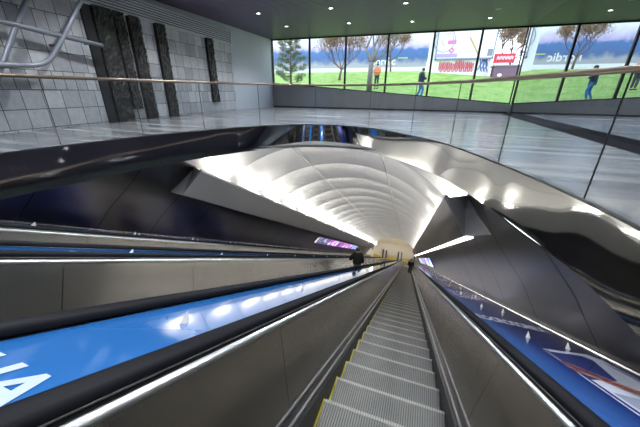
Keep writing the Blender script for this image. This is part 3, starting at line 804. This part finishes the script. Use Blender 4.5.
# trees
def branch(b, p, d, L, r, depth, rnd, tips, spread=.55, minr=.012, dc=.70):
    n = 4; pts = [Vector(p)]; dd = Vector(d).normalized()
    for k in range(n):
        dd = (dd + Vector((rnd.uniform(-.15, .15), rnd.uniform(-.15, .15), rnd.uniform(-.04, .12)))).normalized()
        pts.append(pts[-1] + dd * (L / n))
    b.tube(pts, [r + (r * dc - r) * k / n for k in range(n + 1)], 6 if r > .04 else 4)
    if depth <= 2: tips.append((pts[-1], dd))
    if depth == 0 or r * dc < minr: return
    for k in range(rnd.choice((2, 2, 3))):
        a = Vector((rnd.uniform(-1, 1), rnd.uniform(-1, 1), rnd.uniform(-.2, .8))).normalized()
        nd = (dd + a * spread).normalized()
        branch(b, pts[-1] if k < 2 else pts[2], nd, L * rnd.uniform(.68, .85), r * dc, depth - 1, rnd, tips, spread, minr)
def bare_tree(x, y, h, r, label, seed, lean, leaves=0, m='bark', depth=5, forks=None, group=None, minr=.012, spread=.55, L0=1.5):
    z = lawn_z(x, y); t = thing('bare_tree', label, 'tree', (x, y, z), group)
    rnd = random.Random(seed); tips = []
    b = MB(); b.tube([(0, 0, -.1), (lean * .3, 0, h * .5), (lean, 0, h)], [r * 1.3, r, r * .92], 10); b.build('trunk', M[m], t, True)
    b = MB()
    for d in (forks or [(-.55, 0, 1), (.05, .3, 1), (.4, -.1, 1)]): branch(b, (lean, 0, h - .05), d, L0, r * .62, depth, rnd, tips, spread, minr)
    b.build('branches', M[m], t, True)
    if leaves:
        b = MB()
        for p, d in tips:
            for k in range(leaves):
                q = p + Vector((rnd.gauss(0, .22), rnd.gauss(0, .22), rnd.gauss(0, .2))); s = rnd.uniform(.05, .10)
                u = Vector((rnd.uniform(-1, 1), rnd.uniform(-1, 1), rnd.uniform(-1, 1))).normalized(); w = u.cross(Vector((rnd.random(), rnd.random(), 1))).normalized()
                b.face([q - u * s, q + w * s * .6, q + u * s, q - w * s * .6])
        b.build('leaves', M['leafb'], t, fix=False)
    return t
bare_tree(-3.95, 20.6, 2.05, .17, 'big bare tree with pale trunk forking right outside the window', 5, .05, 0, 'bark', 6, [(-.75, .1, 1), (-.1, .3, 1), (.34, -.1, 1), (1.0, .3, .7)], None, .007, .75, 1.0)
FK = [(-.8, .1, .6), (.8, .2, .6), (.1, .5, 1), (-.2, -.5, .9)]
bare_tree(-8.6, 29.5, .95, .10, 'nearer thin tree with dry brown leaves left of the big bare tree', 21, .2, 3, 'bark2', 6, FK, 'brown leaved trees outside', .005, .8, .95)
bare_tree(-4.9, 38, 1.1, .09, 'brown leaved tree half hidden behind the big bare tree', 8, -.1, 3, 'bark2', 6, FK, 'brown leaved trees outside', .005, .8, 1.0)
bare_tree(7.6, 39.5, 1.7, .13, 'brown tree rising behind the purple kiosk', 31, -.2, 5, 'bark2', 6, FK, 'brown leaved trees outside', .005, .8, 1.1)

def conifer(x, y, label):
    z = lawn_z(x, y); t = thing('conifer', label, 'tree', (x, y, z)); rnd = random.Random(4)
    b = MB(); b.tube([(0, 0, -.1), (.03, 0, 2), (.1, 0, 3.9)], [.09, .06, .015], 8); b.build('trunk', M['bark2'], t, True)
    bb = MB(); nf = MB()
    for k in range(64):
        h = .45 + 3.3 * k / 64; L = (1.55 * (1 - (h / 4.8) ** 1.5)) * rnd.uniform(.6, 1.05); a = k * 2.4 + rnd.uniform(-.3, .3)
        tip = Vector((L * math.cos(a), L * math.sin(a), h + L * rnd.uniform(.05, .45)))
        bb.tube([(.03, 0, h), tip * .5 + Vector((0, 0, h * .5 - .08)), tip], [.018, .012, .005], 4)
        for q in range(120):
            s = rnd.uniform(.3, 1.0) ** .7; p = Vector((.03, 0, h)).lerp(tip, s) + Vector((rnd.gauss(0, .07), rnd.gauss(0, .07), rnd.gauss(0, .07)))
            d = (Vector((math.cos(a), math.sin(a), .3)) + Vector((rnd.uniform(-1, 1), rnd.uniform(-1, 1), rnd.uniform(-.6, 1)))).normalized() * rnd.uniform(.1, .22)
            w = d.cross(Vector((rnd.random() - .5, rnd.random() - .5, 1))).normalized() * .022
            nf.face([p - w, p + w, p + d])
    bb.build('branches', M['bark2'], t); nf.build('needles', M['leafc'], t, fix=False)
conifer(-9.75, 20.9, 'green conifer outside the leftmost window')

# ------------------------------------------------------------------ people
def skin(name, verts, edges, rad, m, parent, root=0, lv=2):
    me = bpy.data.meshes.new(name); me.from_pydata(verts, edges, [])
    o = bpy.data.objects.new(name, me); COL.objects.link(o)
    sk = o.modifiers.new('s', 'SKIN'); sk.use_smooth_shade = True
    for i, r in enumerate(rad):
        me.skin_vertices[0].data[i].radius = (r, r) if not isinstance(r, tuple) else r
        me.skin_vertices[0].data[i].use_root = (i == root)
    su = o.modifiers.new('u', 'SUBSURF'); su.levels = lv; su.render_levels = lv
    bpy.context.view_layer.update()
    m2 = bpy.data.meshes.new_from_object(o.evaluated_get(bpy.context.evaluated_depsgraph_get()))
    bpy.data.objects.remove(o)
    m2.materials.clear(); m2.materials.append(m)
    for p in m2.polygons: p.use_smooth = True
    return link(name, m2, parent)
SKIN = mat('skin', (.55, .34, .25), .5)
def person(loc, face, h, label, coat, pants, hair, pose, group, bulk=1.2):
    """pose: dict of overrides for the joints; figure faces +Y before turning, unit height 1.75"""
    t = thing('person', label, 'person', loc, group); t.rotation_euler = (0, 0, face); k = h / 1.75; t.scale = (k, k, k)
    J = dict(pel=(0, 0, .95), sp=(0, 0, 1.12), ch=(0, .01, 1.32), nk=(0, .01, 1.47), hd=(0, .03, 1.58), ht=(0, .03, 1.68))
    for s, n in ((-1, 'l'), (1, 'r')):
        J.update({n + 'sh': (s * .18, 0, 1.41), n + 'el': (s * .25, -.02, 1.14), n + 'wr': (s * .25, .08, .90), n + 'ha': (s * .245, .11, .84),
                  n + 'hp': (s * .09, 0, .90), n + 'kn': (s * .10, .02, .50), n + 'an': (s * .10, -.02, .09), n + 'to': (s * .11, .13, .03)})
    J.update(pose)
    names = ['pel', 'sp', 'ch', 'nk', 'hd', 'ht']; rad = [(.15, .11), (.135, .10), (.155, .105), .055, .085, .07]
    ed = [(0, 1), (1, 2), (2, 3), (3, 4), (4, 5)]
    for n in 'lr':
        i = len(names); names += [n + x for x in ('sh', 'el', 'wr', 'ha')]; rad += [.06, .043, .03, (.04, .02)]; ed += [(2, i), (i, i + 1), (i + 1, i + 2), (i + 2, i + 3)]
        i = len(names); names += [n + x for x in ('hp', 'kn', 'an', 'to')]; rad += [.088, .056, .042, .035]; ed += [(0, i), (i, i + 1), (i + 1, i + 2), (i + 2, i + 3)]
    vs = [J[n] for n in names]
    # fingers: five short chains leaving each palm
    for n, s in (('l', -1), ('r', 1)):
        hi = names.index(n + 'ha'); w, hnd = Vector(J[n + 'wr']), Vector(J[n + 'ha']); d = (hnd - w).normalized()
        side = d.cross(Vector((s, 0, 0))).normalized(); inn = Vector((-s, 0, 0))
        for f, (o_, ln) in enumerate(((-.028, .07), (-.010, .08), (.010, .078), (.027, .06))):
            i = len(vs); vs += [tuple(hnd + side * o_ + d * .03), tuple(hnd + side * o_ + d * (.03 + ln * .6) + inn * .012), tuple(hnd + side * o_ + d * (.03 + ln * .85) + inn * .035)]
            rad += [.010, .009, .008]; ed += [(hi, i), (i, i + 1), (i + 1, i + 2)]
        i = len(vs); vs += [tuple(w + d * .03 + side * -.04 + inn * .01), tuple(w + d * .07 + side * -.055 + inn * .02)]; rad += [.011, .009]; ed += [(hi, i), (i, i + 1)]
    body = skin('body', vs, ed, rad, SKIN, t)
    # coat over torso and arms
    cn = ['pel', 'sp', 'ch']; cv = [Vector(J['pel']) + Vector((0, 0, -.10)), J['sp'], J['ch'], Vector(J['nk']) + Vector((0, 0, -.02))]; cr = [(.19, .15), (.165, .13), (.19, .135), (.085, .085)]
    ce = [(0, 1), (1, 2), (2, 3)]
    for n in 'lr':
        i = len(cv); cv += [J[n + 'sh'], J[n + 'el'], Vector(J[n + 'wr']).lerp(Vector(J[n + 'el']), .1)]; cr += [.085, .066, .052]; ce += [(2, i), (i, i + 1), (i + 1, i + 2)]
    skin('coat', [tuple(v) for v in cv], ce, [(r[0] * bulk, r[1] * bulk) if isinstance(r, tuple) else r * bulk for r in cr], coat, t)
    cv = [Vector(J['pel']) + Vector((0, 0, .02))]; cr = [(.165, .125)]; ce = []
    for n in 'lr':
        i = len(cv); cv += [J[n + 'hp'], J[n + 'kn'], Vector(J[n + 'an']) + Vector((0, 0, .02))]; cr += [.10, .075, .062]; ce += [(0, i), (i, i + 1), (i + 1, i + 2)]
    skin('trousers', [tuple(v) for v in cv], ce, cr, pants, t)
    for n in 'lr':
        a, o_ = Vector(J[n + 'an']), Vector(J[n + 'to'])
        skin('shoe', [tuple(a + Vector((0, -.03, -.045))), tuple(a.lerp(o_, .5) + Vector((0, 0, -.02))), tuple(o_ + Vector((0, .03, .012)))], [(0, 1), (1, 2)], [.048, .046, .038], M['rubber'], t)
    hd = Vector(J['hd']); ht = Vector(J['ht']); up = (ht - hd).normalized()
    def ball(name, c, r, m, sq=(1, 1, 1)):
        bm = bmesh.new(); bmesh.ops.create_uvsphere(bm, u_segments=14, v_segments=10, radius=r)
        for v in bm.verts: v.co = Vector((v.co.x * sq[0], v.co.y * sq[1], v.co.z * sq[2])) + c
        me = bpy.data.meshes.new(name); bm.to_mesh(me); bm.free(); me.materials.append(m)
        for p in me.polygons: p.use_smooth = True
        return link(name, me, t)
    ball('hair', hd + up * .075 + Vector((0, -.025, 0)), .105, hair, (.86, 1.0, .85))
    for s in (-1, 1):
        ball('eye', hd + Vector((s * .032, .083, .045)), .011, M['black'])
        ball('ear', hd + Vector((s * .083, 0, .03)), .026, SKIN, (.4, .7, 1.1))
    ball('nose', hd + Vector((0, .098, .018)), .016, SKIN, (.8, 1.1, 1.3)); ball('mouth', hd + Vector((0, .085, -.025)), .02, mat('lips', (.4, .15, .13), .5), (1.1, .4, .35))
    return t
BLK = mat('black_cloth', (.012, .012, .014), .8); NAVY = mat('navy_jacket', (.03, .04, .075), .8); JEAN = mat('blue_jeans', (.06, .20, .50), .8)
ORG = mat('orange_coat', (.75, .25, .12), .8); GRY = mat('dark_trousers', (.05, .05, .06), .8); HB = mat('dark_hair', (.03, .02, .015), .7)
def tread(y):      # height of the step surface at y on the slope
    i = math.ceil((y + .85) / .40 - 1e-6); yn = -.85 + .40 * i
    return -HSTEP - yn * math.tan(SL)
y = 11.6
p1 = person((-2.22, y, tread(y)), R(10), 1.75, 'man in a black jacket on the middle escalator, seen from behind', BLK, GRY, HB,
            dict(lel=(-.30, .02, 1.15), lwr=(-.34, .16, .98), lha=(-.35, .22, .97)), 'people riding the escalators', 1.45)
y = 24.0
p2 = person((.36, y, tread(y)), R(0), 1.68, 'small figure in dark clothes far down the foreground escalator', BLK, GRY, HB, {}, 'people riding the escalators')
x, y = -.77, 22.0
p3 = person((x, y, lawn_z(x, y)), R(-70), 1.92, 'man in navy jacket and blue jeans walking past on the lawn', NAVY, JEAN, HB,
            dict(rkn=(.10, .14, .52), ran=(.10, .05, .10), rto=(.11, .20, .04), lan=(-.10, -.16, .10), lto=(-.10, -.02, .03), hd=(0, .07, 1.56), ht=(0, .09, 1.66), rel=(.25, .06, 1.16), rwr=(.16, .26, 1.12), rha=(.13, .31, 1.13)), 'people outside on the lawn', 1.35)
x, y = -4.33, 25.6
p4 = person((x, y, lawn_z(x, y)), R(170), 1.85, 'person in an orange coat standing on the lawn behind the bare tree', ORG, GRY, HB,
            dict(lel=(-.26, .05, 1.16), lwr=(-.12, .22, 1.14), lha=(-.07, .24, 1.16), rel=(.26, .05, 1.16), rwr=(.12, .22, 1.16), rha=(.07, .25, 1.18)), 'people outside on the lawn', 1.4)

# ------------------------------------------------------------------ light and camera
w = bpy.data.worlds.new('sky'); SC.world = w; w.use_nodes = True; nt = w.node_tree; nt.nodes.clear()
o = nt.nodes.new('ShaderNodeOutputWorld'); bg = nt.nodes.new('ShaderNodeBackground')
tc = nt.nodes.new('ShaderNodeTexCoord'); sp = nt.nodes.new('ShaderNodeSeparateXYZ'); rp = nt.nodes.new('ShaderNodeValToRGB')
rp.color_ramp.elements[0].position = 0; rp.color_ramp.elements[0].color = (.90, .93, 1, 1); rp.color_ramp.elements[1].position = .6; rp.color_ramp.elements[1].color = (.62, .76, 1, 1)
nt.links.new(tc.outputs['Generated'], sp.inputs[0]); nt.links.new(sp.outputs[2], rp.inputs[0]); nt.links.new(rp.outputs[0], bg.inputs[0])
bg.inputs[1].default_value = 3.2; nt.links.new(bg.outputs[0], o.inputs[0])

cam = bpy.data.cameras.new('camera'); co = link('camera', cam)
cam.sensor_fit = 'HORIZONTAL'; cam.sensor_width = 36; cam.lens = 36 * 288 / 640; cam.clip_start = .02; cam.clip_end = 300
co.matrix_world = Matrix.Rotation(R(19.5), 4, 'Z') @ Matrix.Rotation(R(90 - 22.8), 4, 'X') @ Matrix.Rotation(R(.55), 4, 'Z')
SC.camera = co
SC.view_settings.view_transform = 'Standard'; SC.view_settings.look = 'None'; SC.view_settings.gamma = 1
SC.view_settings.use_curve_mapping = False; SC.view_settings.exposure = 0.08
SC.cycles.max_bounces = 10; SC.cycles.glossy_bounces = 6; SC.cycles.transparent_max_bounces = 16
